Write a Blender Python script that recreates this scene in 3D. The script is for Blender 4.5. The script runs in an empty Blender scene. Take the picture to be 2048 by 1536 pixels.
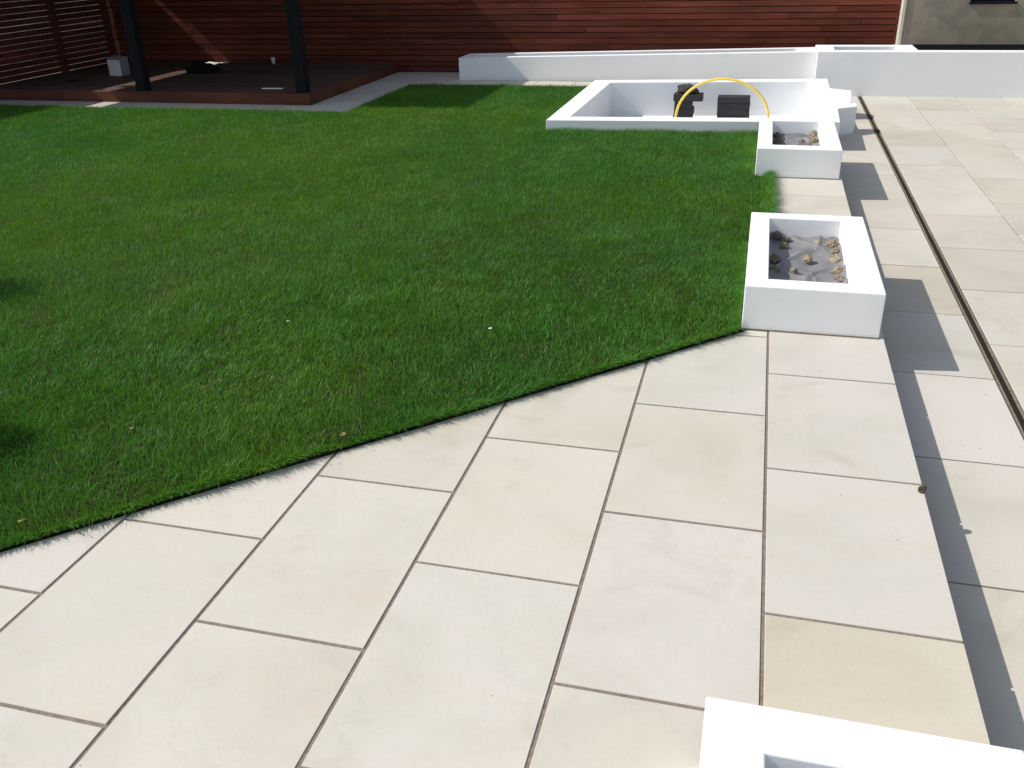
import bpy, bmesh, math, random
import numpy as np
from mathutils import Vector, Matrix, noise as mn

random.seed(7)
rng = np.random.default_rng(11)
scene = bpy.context.scene
col = scene.collection

# ------------------------------------------------------------------ camera
CAM = Vector((-0.16268, -2.39870, 1.99710))
PITCH, ROLL, YAW = 0.463821, -0.0298656, -0.2706506
fw = Vector((math.sin(YAW) * math.cos(PITCH), math.cos(YAW) * math.cos(PITCH), -math.sin(PITCH)))
rt0 = Vector((math.cos(YAW), -math.sin(YAW), 0.0))
up0 = rt0.cross(fw)
rt = rt0 * math.cos(ROLL) + up0 * math.sin(ROLL)
up = up0 * math.cos(ROLL) - rt0 * math.sin(ROLL)
cam_data = bpy.data.cameras.new('camera')
cam = bpy.data.objects.new('camera', cam_data)
col.objects.link(cam)
cam_data.sensor_fit = 'HORIZONTAL'
cam_data.sensor_width = 36.0
cam_data.lens = 36.0 * 1787.67 / 2048.0
cam_data.clip_start = 0.05
cam_data.clip_end = 1000.0
M3 = Matrix((rt, up, -fw)).transposed()
cam.matrix_world = Matrix.Translation(CAM) @ M3.to_4x4()
scene.camera = cam

# ------------------------------------------------------------------ sky and sun
SUN = Vector((-0.449, -0.060, 0.437)).normalized()      # direction towards the sun
world = bpy.data.worlds.new('World')
scene.world = world
world.use_nodes = True
wn = world.node_tree
bg = wn.nodes['Background']
sky = wn.nodes.new('ShaderNodeTexSky')
sky.sky_type = 'NISHITA'
sky.sun_disc = False
sky.sun_elevation = math.asin(SUN.z)
sky.sun_rotation = math.atan2(SUN.x, SUN.y)
sky.air_density = 1.0
sky.dust_density = 1.2
sky.ozone_density = 1.0
hs = wn.nodes.new('ShaderNodeHueSaturation')          # thin high haze: a paler blue than clear air
hs.inputs['Saturation'].default_value = 0.60
wn.links.new(sky.outputs[0], hs.inputs['Color'])
wn.links.new(hs.outputs[0], bg.inputs[0])
bg.inputs[1].default_value = 0.145

sun_data = bpy.data.lights.new('sun', 'SUN')
sun_data.energy = 4.5
sun_data.angle = math.radians(0.53)
sun_data.color = (1.0, 0.955, 0.88)
sun = bpy.data.objects.new('sun', sun_data)
col.objects.link(sun)
sun.rotation_euler = SUN.to_track_quat('Z', 'Y').to_euler()
sun.location = (-8, -4, 9)

scene.view_settings.view_transform = 'Standard'
scene.view_settings.look = 'None'
scene.view_settings.exposure = 0.0
scene.view_settings.gamma = 1.0
scene.view_settings.use_curve_mapping = False

# ------------------------------------------------------------------ helpers
def tag(o, label=None, cat=None, group=None, kind=None):
    if label: o['label'] = label
    if cat: o['category'] = cat
    if group: o['group'] = group
    if kind: o['kind'] = kind
    return o

def link(name, me, mat=None, parent=None):
    o = bpy.data.objects.new(name, me)
    col.objects.link(o)
    if mat is not None and me is not None and not me.materials:
        me.materials.append(mat)
    if parent is not None:
        o.parent = parent
    return o

def empty(name, loc=(0, 0, 0), rz=0.0):
    o = bpy.data.objects.new(name, None)
    o.empty_display_size = 0.1
    col.objects.link(o)
    o.location = loc
    o.rotation_euler = (0, 0, rz)
    return o

def bm_mesh(bm, name='mesh', smooth=False):
    me = bpy.data.meshes.new(name)
    bmesh.ops.recalc_face_normals(bm, faces=bm.faces[:])
    bm.to_mesh(me)
    bm.free()
    if smooth:
        for p in me.polygons: p.use_smooth = True
    return me

def prism_bm(bm, poly, z0, z1, ch=0.0):
    """vertical prism over a polygon (ccw), top edge chamfered by ch"""
    n = len(poly)
    area = sum(poly[i][0] * poly[(i + 1) % n][1] - poly[(i + 1) % n][0] * poly[i][1] for i in range(n))
    if area < 0: poly = poly[::-1]
    def ring(pts, z): return [bm.verts.new((p[0], p[1], z)) for p in pts]
    rings = [ring(poly, z0)]
    if ch > 0:
        ins = []
        for i in range(n):
            a = Vector(poly[i - 1]); b = Vector(poly[i]); c = Vector(poly[(i + 1) % n])
            d1 = (b - a).normalized(); d2 = (c - b).normalized()
            n1 = Vector((-d1.y, d1.x)); n2 = Vector((-d2.y, d2.x))
            m = n1 + n2
            m = m / max(m.dot(n1), 0.35)
            ins.append(b + m * ch)
        rings.append(ring(poly, z1 - ch)); rings.append(ring(ins, z1))
    else:
        rings.append(ring(poly, z1))
    for r0, r1 in zip(rings[:-1], rings[1:]):
        for i in range(n):
            j = (i + 1) % n
            bm.faces.new((r0[i], r0[j], r1[j], r1[i]))
    bm.faces.new(rings[-1]); bm.faces.new(rings[0][::-1])
    return rings

def prism(name, poly, z0, z1, mat, parent=None, ch=0.0, origin=None):
    bm = bmesh.new()
    if origin is None:
        origin = (sum(p[0] for p in poly) / len(poly), sum(p[1] for p in poly) / len(poly), z0)
    prism_bm(bm, [(p[0] - origin[0], p[1] - origin[1]) for p in poly], z0 - origin[2], z1 - origin[2], ch)
    o = link(name, bm_mesh(bm, name), mat, parent)
    o.location = origin
    return o

def rect(x0, x1, y0, y1): return [(x0, y0), (x1, y0), (x1, y1), (x0, y1)]

def box_bm(bm, c, s, ch=0.0):
    x, y, z = c; a, b, h = s[0] / 2, s[1] / 2, s[2] / 2
    prism_bm(bm, rect(x - a, x + a, y - b, y + b), z - h, z + h, ch)

def box(name, c, s, mat, parent=None, ch=0.0):
    bm = bmesh.new()
    box_bm(bm, (0, 0, 0), s, ch)
    o = link(name, bm_mesh(bm, name), mat, parent)
    o.location = c
    return o

def bevel(o, w=0.004, seg=2):
    m = o.modifiers.new('bevel', 'BEVEL')
    m.width = w; m.segments = seg; m.limit_method = 'ANGLE'; m.angle_limit = math.radians(35)
    return o

def cells_mesh(xs, ys, solid, z0, z1, ztop=None):
    """union of grid cells extruded: hollow boxes with no inner faces"""
    bm = bmesh.new()
    nx, ny = len(xs) - 1, len(ys) - 1
    V = {}
    def v(i, j, k):
        if (i, j, k) not in V:
            z = z0 if k == 0 else (z1 if ztop is None else ztop(xs[i], ys[j]))
            V[(i, j, k)] = bm.verts.new((xs[i], ys[j], z))
        return V[(i, j, k)]
    S = lambda i, j: 0 <= i < nx and 0 <= j < ny and (i, j) in solid
    for (i, j) in solid:
        bm.faces.new((v(i, j, 1), v(i + 1, j, 1), v(i + 1, j + 1, 1), v(i, j + 1, 1)))
        bm.faces.new((v(i, j, 0), v(i, j + 1, 0), v(i + 1, j + 1, 0), v(i + 1, j, 0)))
        if not S(i, j - 1): bm.faces.new((v(i, j, 0), v(i + 1, j, 0), v(i + 1, j, 1), v(i, j, 1)))
        if not S(i, j + 1): bm.faces.new((v(i + 1, j + 1, 0), v(i, j + 1, 0), v(i, j + 1, 1), v(i + 1, j + 1, 1)))
        if not S(i - 1, j): bm.faces.new((v(i, j + 1, 0), v(i, j, 0), v(i, j, 1), v(i, j + 1, 1)))
        if not S(i + 1, j): bm.faces.new((v(i + 1, j, 0), v(i + 1, j + 1, 0), v(i + 1, j + 1, 1), v(i + 1, j, 1)))
    return bm_mesh(bm, 'walls')

def noise2(x, y, s, seed=0):
    """cheap smooth value noise, -1..1 (numpy)"""
    r = np.random.default_rng(1000 + seed)
    T = r.uniform(-1, 1, (64, 64))
    u = np.asarray(x) / s + 13.7; w = np.asarray(y) / s + 29.3
    i = np.floor(u).astype(int); j = np.floor(w).astype(int)
    f = u - i; g = w - j
    f = f * f * (3 - 2 * f); g = g * g * (3 - 2 * g)
    t = lambda a, b: T[a % 64, b % 64]
    return (t(i, j) * (1 - f) + t(i + 1, j) * f) * (1 - g) + (t(i, j + 1) * (1 - f) + t(i + 1, j + 1) * f) * g

# ------------------------------------------------------------------ materials
def newmat(name, rough=0.6, color=(0.5, 0.5, 0.5), spec=0.5):
    m = bpy.data.materials.new(name)
    m.use_nodes = True
    b = m.node_tree.nodes['Principled BSDF']
    b.inputs['Base Color'].default_value = (*color, 1)
    b.inputs['Roughness'].default_value = rough
    b.inputs['Specular IOR Level'].default_value = spec
    return m, m.node_tree, b

def N(t, kind, **kw):
    n = t.nodes.new(kind)
    for k, v in kw.items():
        if k in n.inputs: n.inputs[k].default_value = v
        else: setattr(n, k, v)
    return n

def ramp(t, src, stops):
    r = t.nodes.new('ShaderNodeValToRGB')
    els = r.color_ramp.elements
    while len(els) < len(stops): els.new(0.5)
    for e, (p, c) in zip(els, stops):
        e.position = p
        e.color = (*c, 1) if len(c) == 3 else c
    t.links.new(src, r.inputs[0])
    return r.outputs[0]

def mix(t, a, b, fac, mode='MIX'):
    n = t.nodes.new('ShaderNodeMix')
    n.data_type = 'RGBA'; n.blend_type = mode
    for sock, val in ((n.inputs[0], fac), (n.inputs[6], a), (n.inputs[7], b)):
        if hasattr(val, 'node'): t.links.new(val, sock)
        elif isinstance(val, (int, float)): sock.default_value = val
        else: sock.default_value = (*val, 1)
    return n.outputs[2]

def noise(t, scale, detail=4, rough=0.55, vec=None, dist=0.0):
    n = N(t, 'ShaderNodeTexNoise', Scale=scale, Detail=detail, Roughness=rough, Distortion=dist)
    if vec is not None: t.links.new(vec, n.inputs['Vector'])
    return n.outputs['Fac']

def bump(t, b, h, strength, dist=0.01):
    n = N(t, 'ShaderNodeBump', Strength=strength, Distance=dist)
    t.links.new(h, n.inputs['Height'])
    t.links.new(n.outputs[0], b.inputs['Normal'])

def position(t): return t.nodes.new('ShaderNodeNewGeometry').outputs['Position']

def shifted(t, sc=(1, 1, 1)):
    """world position moved by a random amount per object, so that copies differ"""
    oi = t.nodes.new('ShaderNodeObjectInfo')
    mul = N(t, 'ShaderNodeMath', operation='MULTIPLY'); mul.inputs[1].default_value = 37.0
    t.links.new(oi.outputs['Random'], mul.inputs[0])
    add = N(t, 'ShaderNodeVectorMath', operation='ADD')
    t.links.new(position(t), add.inputs[0]); t.links.new(mul.outputs[0], add.inputs[1])
    mp = N(t, 'ShaderNodeMapping'); mp.inputs['Scale'].default_value = sc
    t.links.new(add.outputs[0], mp.inputs['Vector'])
    return mp.outputs[0], oi

# sawn cream sandstone: soft clouds, faint pink and buff bands, small flecks
m_slab, t, b = newmat('sandstone_slab', 0.62, spec=0.35)
vec, oi = shifted(t)
cloud = noise(t, 1.7, 5, 0.55, vec, 0.6)
c1 = ramp(t, cloud, [(0.30, (0.505, 0.48, 0.420)), (0.5, (0.55, 0.526, 0.472)), (0.72, (0.566, 0.532, 0.490))])
vec2, _ = shifted(t, (0.7, 3.2, 1.0))
band = noise(t, 1.3, 4, 0.6, vec2, 1.4)
c2 = mix(t, c1, (0.55, 0.475, 0.36), ramp(t, band, [(0.55, (0, 0, 0)), (0.78, (0.36, 0.36, 0.36))]))
smudge = noise(t, 2.3, 6, 0.62, vec, 1.0)
c3 = mix(t, c2, (0.40, 0.365, 0.30), ramp(t, smudge, [(0.58, (0, 0, 0)), (0.76, (0.50, 0.50, 0.50))]))
fine = noise(t, 60, 3, 0.6, vec)
c4 = mix(t, c3, ramp(t, fine, [(0.3, (0.97, 0.97, 0.97)), (0.7, (1.02, 1.02, 1.02))]), 1.0, 'MULTIPLY')
vor = N(t, 'ShaderNodeTexVoronoi', Scale=3.6); t.links.new(vec, vor.inputs['Vector'])
fl = ramp(t, vor.outputs['Distance'], [(0.014, (1, 1, 1)), (0.026, (0, 0, 0))])
flm = mix(t, (0, 0, 0), fl, ramp(t, noise(t, 0.9, 2, 0.5, vec), [(0.56, (0, 0, 0)), (0.62, (0.7, 0.7, 0.7))]))
c5 = mix(t, c4, (0.16, 0.14, 0.11), flm)
# hairline curls of iron staining
wv = noise(t, 4.5, 2, 0.5, vec, 2.2)
hair = ramp(t, wv, [(0.492, (0, 0, 0)), (0.5, (1, 1, 1)), (0.508, (0, 0, 0))])
hm = mix(t, (0, 0, 0), hair, ramp(t, noise(t, 1.1, 2, 0.5, vec2), [(0.56, (0, 0, 0)), (0.66, (0.30, 0.30, 0.30))]))
c6 = mix(t, c5, (0.42, 0.38, 0.32), hm)
c7 = mix(t, c6, oi.outputs['Color'], 1.0, 'MULTIPLY')
t.links.new(c7, b.inputs['Base Color'])
bump(t, b, noise(t, 34, 6, 0.65, vec), 0.10, 0.004)
t.links.new(ramp(t, cloud, [(0.3, (0.55,) * 3), (0.7, (0.72,) * 3)]), b.inputs['Roughness'])

m_mortar, t, b = newmat('mortar', 0.95, spec=0.2)
p = position(t)
t.links.new(ramp(t, noise(t, 55, 4, 0.6, p), [(0.3, (0.155, 0.128, 0.10)), (0.7, (0.27, 0.232, 0.188))]), b.inputs['Base Color'])
bump(t, b, noise(t, 260, 3, 0.6, p), 0.5, 0.002)

m_white, t, b = newmat('white_render', 0.78, spec=0.25)
p = position(t)
big = noise(t, 1.6, 5, 0.6, p)
w1 = ramp(t, big, [(0.3, (0.775, 0.79, 0.80)), (0.7, (0.83, 0.84, 0.845))])
spk = N(t, 'ShaderNodeTexVoronoi', Scale=5.0); t.links.new(p, spk.inputs['Vector'])
w2 = mix(t, w1, (0.42, 0.38, 0.33), ramp(t, spk.outputs['Distance'], [(0.008, (0.5, 0.5, 0.5)), (0.022, (0, 0, 0))]))
mp = N(t, 'ShaderNodeMapping'); mp.inputs['Scale'].default_value = (2.5, 2.5, 0.6); t.links.new(p, mp.inputs['Vector'])
w3 = mix(t, w2, (0.62, 0.60, 0.55), ramp(t, noise(t, 2.2, 5, 0.65, mp.outputs[0], 0.8), [(0.60, (0, 0, 0)), (0.82, (0.22, 0.22, 0.22))]))
t.links.new(w3, b.inputs['Base Color'])
hsum = N(t, 'ShaderNodeMath', operation='ADD')
t.links.new(noise(t, 130, 5, 0.6, p), hsum.inputs[0]); t.links.new(noise(t, 9, 3, 0.5, p, 0.6), hsum.inputs[1])
bump(t, b, hsum.outputs[0], 0.22, 0.004)

m_soil, t, b = newmat('dark_soil', 0.95, spec=0.2)
p = position(t)
t.links.new(ramp(t, noise(t, 38, 5, 0.65, p), [(0.3, (0.012, 0.011, 0.005)), (0.7, (0.034, 0.030, 0.013))]), b.inputs['Base Color'])
bump(t, b, noise(t, 90, 4, 0.6, p), 0.8, 0.01)

m_ground, t, b = newmat('pale_gravel', 0.9, spec=0.2)
p = position(t)
g1 = ramp(t, noise(t, 26, 6, 0.7, p), [(0.3, (0.20, 0.18, 0.15)), (0.7, (0.44, 0.41, 0.36))])
t.links.new(g1, b.inputs['Base Color'])
bump(t, b, noise(t, 60, 4, 0.6, p), 0.6, 0.02)

m_grass, t, b = newmat('grass_blade', 0.55, spec=0.3)
at = N(t, 'ShaderNodeAttribute', attribute_name='tint')
t.links.new(at.outputs['Color'], b.inputs['Base Color'])
tr = N(t, 'ShaderNodeBsdfTranslucent')
t.links.new(mix(t, at.outputs['Color'], (1.2, 1.15, 0.5), 1.0, 'MULTIPLY'), tr.inputs['Color'])
ms = N(t, 'ShaderNodeMixShader'); ms.inputs[0].default_value = 0.32
t.links.new(b.outputs[0], ms.inputs[1]); t.links.new(tr.outputs[0], ms.inputs[2])
t.links.new(ms.outputs[0], t.nodes['Material Output'].inputs['Surface'])

def wood(name, c_lo, c_hi, axis=0, rough=0.7, spec=0.12):
    m, t, b = newmat(name, rough, spec=spec)
    sc = [9.0, 9.0, 9.0]; sc[axis] = 0.55
    vec, oi = shifted(t, tuple(sc))
    g = noise(t, 3.0, 6, 0.65, vec, 0.8)
    c = ramp(t, g, [(0.28, c_lo), (0.72, c_hi)])
    sc2 = [1.0, 1.0, 1.0]; sc2[axis] = 0.5
    vec2, _ = shifted(t, tuple(sc2))
    blot = noise(t, 1.5, 3, 0.6, vec2)
    c = mix(t, c, ramp(t, blot, [(0.35, (0.72, 0.70, 0.72)), (0.65, (1.12, 1.1, 1.08))]), 1.0, 'MULTIPLY')
    c = mix(t, c, oi.outputs['Color'], 1.0, 'MULTIPLY')
    t.links.new(c, b.inputs['Base Color'])
    bump(t, b, g, 0.25, 0.003)
    return m
m_slat = wood('red_cedar_slat', (0.092, 0.026, 0.016), (0.19, 0.055, 0.032))
m_slat_y = wood('red_cedar_slat_side', (0.08, 0.025, 0.018), (0.15, 0.047, 0.032), axis=1)
m_deck = wood('deck_board', (0.075, 0.050, 0.041), (0.14, 0.092, 0.074))
m_fascia = wood('deck_fascia', (0.085, 0.034, 0.021), (0.15, 0.060, 0.037))

def plain(name, c, rough=0.6, spec=0.4, var=0.15, scale=20, bmp=0.1, metal=0.0):
    m, t, b = newmat(name, rough, c, spec)
    p = position(t)
    lo = tuple(x * (1 - var) for x in c); hi = tuple(min(1, x * (1 + var)) for x in c)
    t.links.new(ramp(t, noise(t, scale, 5, 0.6, p), [(0.3, lo), (0.7, hi)]), b.inputs['Base Color'])
    b.inputs['Metallic'].default_value = metal
    if bmp: bump(t, b, noise(t, scale * 4, 4, 0.6, p), bmp, 0.004)
    return m
m_black = plain('dark_coated_steel', (0.0085, 0.0095, 0.013), 0.75, 0.12, 0.2, 8, 0.05)
m_back = plain('gap_black', (0.012, 0.010, 0.010), 0.9, 0.1, 0.2, 30, 0.2)  # stands in for the dark behind slat gaps; also on the joist frame
m_base_band = plain('base_band_black', (0.012, 0.012, 0.015), 0.7, 0.3, 0.3, 9, 0.2)
m_block = plain('dark_concrete_block', (0.040, 0.040, 0.044), 0.9, 0.2, 0.3, 40, 0.6)
m_rock = plain('dark_rough_stone', (0.050, 0.047, 0.044), 0.9, 0.2, 0.5, 22, 0.8)
m_hose = plain('yellow_plastic', (0.85, 0.60, 0.085), 0.42, 0.5, 0.06, 14, 0.0)
m_plastic = plain('white_plastic', (0.78, 0.80, 0.83), 0.4, 0.5, 0.05, 10, 0.0)
m_plastic_d = plain('grey_plastic', (0.20, 0.21, 0.23), 0.5, 0.5, 0.05, 10, 0.0)
m_cloth = plain('black_cloth', (0.012, 0.012, 0.014), 0.9, 0.1, 0.3, 30, 0.4)
m_paper = plain('white_paper', (0.80, 0.80, 0.78), 0.8, 0.2, 0.04, 12, 0.0)
m_rail = plain('weathered_drain_rail', (0.19, 0.16, 0.12), 0.6, 0.3, 0.4, 45, 0.3)
m_slot = plain('dark_drain_slot', (0.022, 0.017, 0.013), 0.8, 0.2, 0.5, 60, 0.4)
m_leaf = plain('dry_leaf', (0.36, 0.25, 0.12), 0.8, 0.2, 0.3, 60, 0.2)
m_petal = plain('pale_petal', (0.78, 0.80, 0.76), 0.6, 0.3, 0.04, 60, 0.0)
m_litter = plain('dark_leaf_litter', (0.060, 0.046, 0.032), 0.95, 0.1, 0.5, 80, 0.5)
m_crumb = plain('soil_crumb', (0.10, 0.078, 0.055), 0.95, 0.1, 0.5, 90, 0.4)
m_roof = plain('dark_roof_panel', (0.020, 0.020, 0.022), 0.7, 0.3, 0.2, 4, 0.1)
m_glass = plain('dark_window_glass', (0.012, 0.012, 0.014), 0.15, 0.5, 0.1, 4, 0.0)

m_stone, t, b = newmat('sandy_stone', 0.9, spec=0.2)
vec, oi = shifted(t)
s1 = ramp(t, noise(t, 26, 5, 0.7, vec), [(0.28, (0.10, 0.082, 0.058)), (0.55, (0.27, 0.232, 0.178)), (0.78, (0.45, 0.41, 0.34))])
t.links.new(mix(t, s1, oi.outputs['Color'], 1.0, 'MULTIPLY'), b.inputs['Base Color'])
bump(t, b, noise(t, 90, 5, 0.65, vec), 0.8, 0.006)

m_liner, t, b = newmat('grey_liner', 0.55, spec=0.4)
p = position(t)
l1 = ramp(t, noise(t, 5, 5, 0.6, p, 0.7), [(0.3, (0.15, 0.148, 0.160)), (0.7, (0.235, 0.232, 0.245))])
l2 = mix(t, l1, (0.42, 0.36, 0.27), ramp(t, noise(t, 9, 6, 0.7, p), [(0.56, (0, 0, 0)), (0.76, (0.5, 0.5, 0.5))]))
t.links.new(l2, b.inputs['Base Color'])
bump(t, b, noise(t, 55, 4, 0.6, p), 0.3, 0.004)

m_taupe, t, b = newmat('taupe_render', 0.9, spec=0.2)
p = position(t)
q = ramp(t, noise(t, 1.5, 5, 0.62, p, 0.8), [(0.33, (0.20, 0.185, 0.132)), (0.5, (0.275, 0.24, 0.182)), (0.66, (0.325, 0.286, 0.212))])
q = mix(t, q, (0.17, 0.155, 0.132), ramp(t, noise(t, 2.4, 5, 0.6, p, 0.8), [(0.50, (0, 0, 0)), (0.68, (0.7, 0.7, 0.7))]))
t.links.new(q, b.inputs['Base Color'])
bump(t, b, noise(t, 60, 5, 0.6, p), 0.3, 0.006)
m_sunlit_side = plain('taupe_painted_sunlit', (0.56, 0.51, 0.42), 0.85, 0.2, 0.06, 4, 0.1)  # paler copy of the taupe, with sunlight on the side painted in

m_yard = plain('yard_gap_tone', (0.075, 0.068, 0.058), 0.9, 0.2, 0.95, 2.2, 0.3)  # light through the screen gaps is dimmed and varied by this colour

m_mortar_dark = plain('dark_patio_mortar', (0.105, 0.085, 0.065), 0.95, 0.1, 0.35, 50, 0.4)

# ------------------------------------------------------------------ ground
bm = bmesh.new()
S = 300.0
vs = [bm.verts.new(v) for v in ((-S, -S, 0), (S, -S, 0), (S, S, 0), (-S, S, 0))]
bm.faces.new(vs)
ground = link('ground', bm_mesh(bm, 'ground'), m_ground)
ground.location = (0, 0, -0.60)
tag(ground, 'pale gravel ground around the garden', kind='structure')
prism('gravel_yard', rect(-90, -12.35, 2, 60), -0.62, -0.06, m_yard)
tag(bpy.data.objects['gravel_yard'], 'gravel yard behind the side screen, coloured dark to dim its gap light', kind='structure')

# ------------------------------------------------------------------ paving slabs
W, L = 0.605, 0.9136
JT = 0.0064                                  # half a joint
DM, DB = 1.0088, 2.484                       # lawn's diagonal edge y = DM x + DB

def clip(poly, f):
    out = []
    for i in range(len(poly)):
        a, c = poly[i], poly[(i + 1) % len(poly)]
        fa, fc = f(a), f(c)
        if fa >= 0: out.append(a)
        if fa * fc < 0:
            s = fa / (fa - fc)
            out.append((a[0] + (c[0] - a[0]) * s, a[1] + (c[1] - a[1]) * s))
    return out

slab_cache = {}
def slab_tint():
    k = random.random()
    v = random.uniform(0.965, 1.02)
    if k < 0.14: c = (1.0, 0.98, 0.94)           # buff
    elif k < 0.34: c = (0.998, 0.988, 0.99)      # pinkish
    elif k < 0.5: c = (0.992, 0.992, 0.98)         # greenish
    else: c = (1.0, 0.99, 0.965)
    return (c[0] * v, c[1] * v, c[2] * v, 1)

def slab(parent, poly, z, tint=None, thick=0.024):
    cx = sum(p[0] for p in poly) / len(poly); cy = sum(p[1] for p in poly) / len(poly)
    key = tuple((round(p[0] - cx, 4), round(p[1] - cy, 4)) for p in poly)
    me = slab_cache.get(key)
    if me is None:
        bm = bmesh.new()
        prism_bm(bm, [(p[0] - cx, p[1] - cy) for p in poly], -thick, 0.0, 0.0016)
        me = bm_mesh(bm, 'paving_slab'); me.materials.append(m_slab)
        slab_cache[key] = me
    o = link('paving_slab', me, None, parent)
    o.location = Vector((cx, cy, z + random.uniform(-0.0007, 0.0007))) - parent.location
    o.rotation_euler = (random.uniform(-0.0010, 0.0010), random.uniform(-0.0010, 0.0010), random.uniform(-0.0008, 0.0008))
    o.color = tint or slab_tint()
    return o

# raised terrace under the camera, cut diagonally by the lawn
terr_poly = [(-6.2, -4.2), (0.597, -4.2), (0.597, 7.42), (0.0, 7.42), (0.0, DB), (-6.2, DM * -6.2 + DB)]
terrace = prism('terrace', terr_poly, -0.45, -0.0042, m_mortar, origin=(0, 0, -0.45))
tag(terrace, 'raised terrace paved with cream sandstone slabs beside the lawn', kind='structure')
lawn_cut = lambda p: (DM * p[0] + DB) - p[1] - 0.012
for c in range(0, 11):                         # columns left of the long joint at x = 0
    x1 = -c * W; x0 = x1 - W
    ph = 0.5 if c % 2 == 0 else 0.0
    for k in range(-5, 5):
        y0 = (k + ph) * L; y1 = y0 + L
        P = clip(rect(x0 + JT, x1 - JT, y0 + JT, y1 - JT), lawn_cut)
        P = clip(P, lambda p: p[1] + 4.2) if len(P) > 2 else P
        P = clip(P, lambda p: 2.362 - p[1]) if c == 0 and len(P) > 2 else P
        if len(P) > 2:
            ar = abs(sum(P[i][0] * P[(i + 1) % len(P)][1] - P[(i + 1) % len(P)][0] * P[i][1] for i in range(len(P)))) / 2
            if ar > 0.0015: slab(terrace, P, 0.0)
ed = [k * L for k in range(-5, 4)] + [3.52, 4.43, 5.345, 6.26, 7.17, 7.42]
for y0, y1 in zip(ed[:-1], ed[1:]):
    tint = (1.0, 0.955, 0.865, 1) if abs(y0 + L) < 0.01 else ((0.985, 0.975, 0.965, 1) if abs(y0) < 1.0 else None)
    slab(terrace, rect(JT, 0.603, y0 + JT, y1 - JT), 0.0, tint)

# lower patio on the right
ZP = -0.18
patio = prism('patio', rect(0.60, 6.6, -4.2, 11.9), -0.5, ZP - 0.008, m_mortar_dark, origin=(0, 0, -0.5))
tag(patio, 'lower patio of cream sandstone slabs right of the white planters', kind='structure')
jt = 0.0046
cols = [(0.612, 1.186, 0.5433), (1.246, 1.872, 1.0225)]
for i in range(7):
    cols.append((1.872 + i * W, 1.872 + (i + 1) * W, 0.565 if i % 2 == 0 else 1.0225))
for (x0, x1, ph) in cols:
    for k in range(-5, 13):
        y0 = ph + k * L; y1 = y0 + L
        y0 = max(y0, -4.2); y1 = min(y1, 11.75)
        if y1 - y0 < 0.05: continue
        c_ = slab_tint()
        if random.random() < 0.22:                       # a few weathered, greyer or tanner slabs
            k_ = random.uniform(0.90, 0.97); c_ = (c_[0] * k_, c_[1] * k_ * 0.985, c_[2] * k_ * 0.955, 1)
        slab(patio, rect(x0 + jt, x1 - jt, y0 + jt, y1 - jt), ZP, c_)

# path round the back of the lawn
ZR = -0.05
path = prism('path', [(-13.2, 8.56), (-5.36, 8.56), (-5.36, 11.02), (0.56, 11.02), (0.56, 12.1), (-4.7, 12.1), (-4.7, 12.9), (-13.2, 12.9)], -0.5, ZR - 0.006, m_mortar, origin=(0, 0, -0.5))
tag(path, 'narrow sandstone slab path between the lawn and the deck', kind='structure')
x = -13.0
while x < -6.3:
    slab(path, rect(x + jt, min(x + 0.905, -6.27) - jt, 8.58, 9.47), ZR); x += 0.905
y = 8.58
while y < 12.85:
    slab(path, rect(-6.262, -5.38, y + jt, min(y + 0.605, 12.85) - jt), ZR); y += 0.605
x = -5.37
while x < 0.5:
    slab(path, rect(x + jt, min(x + 0.605, 0.55) - jt, 11.03, 11.93), ZR); x += 0.605
x = -5.37
slab(path, rect(x + jt, x + 0.60, 11.94, 12.84), ZR)

# ------------------------------------------------------------------ lawn soil
ZL = 0.013
POOL = [(-2.49, 7.77), (-2.477, 10.886), (0.717, 11.0), (0.694, 8.0)]
lawn_poly = [(-6.4, DM * -6.4 + DB), (-0.155, DB - 0.156), (-0.155, 3.86), (0.0, 3.86), (0.0, 5.92), (-0.155, 5.92), (-0.155, 7.42), (0.0, 7.42), (0.0, 7.9),
             (-2.5, 7.765), (-2.487, 10.90), (-2.4, 11.01), (-5.36, 11.01), (-5.36, 8.63), (-13.2, 8.63), (-13.2, 6.0)]
wob = []
for i in range(0, 131):
    x_ = -6.4 + (6.4 - 0.155) * i / 130
    o_ = 0.006 + 0.010 * float(noise2([x_], [0.0], 0.11, 71)[0]) + 0.006 * float(noise2([x_], [3.0], 0.035, 72)[0])
    wob.append((x_ - o_ * 0.7, DM * x_ + DB + o_ * 0.7))
lawn_poly = wob + lawn_poly[2:]
lawn = prism('lawn', lawn_poly, -0.45, ZL, m_soil, origin=(0, 0, -0.45), ch=0.006)
tag(lawn, 'dark soil bed of the lawn showing along its cut edge', kind='structure')

# ------------------------------------------------------------------ white planters
def planter(name, x0, x1, y0, y1, z1, rims, label):
    l, r, f, k = rims
    me = cells_mesh([x0, x0 + l, x1 - r, x1], [y0, y0 + f, y1 - k, y1],
                    {(i, j) for i in range(3) for j in range(3)} - {(1, 1)}, -0.012, z1)
    o = link(name, me, m_white)
    bevel(o, 0.005, 2)
    tag(o, label, 'planter', 'white rendered planters along the terrace edge')
    bd = box('mortar_bead', ((x0 + x1) / 2, y0 - 0.0035, 0.003), (x1 - x0 - 0.004, 0.007, 0.009), m_mortar, o)
    return o
P2 = planter('planter', -0.147, 0.577, 2.376, 3.852, 0.257, (0.122, 0.145, 0.135, 0.125), 'white rendered planter with stones, standing between lawn tip and patio shadow')
P3 = planter('planter', -0.145, 0.577, 5.935, 7.392, 0.257, (0.130, 0.145, 0.165, 0.125), 'white rendered planter nearest the pool basin, grass growing over its corner')
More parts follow.
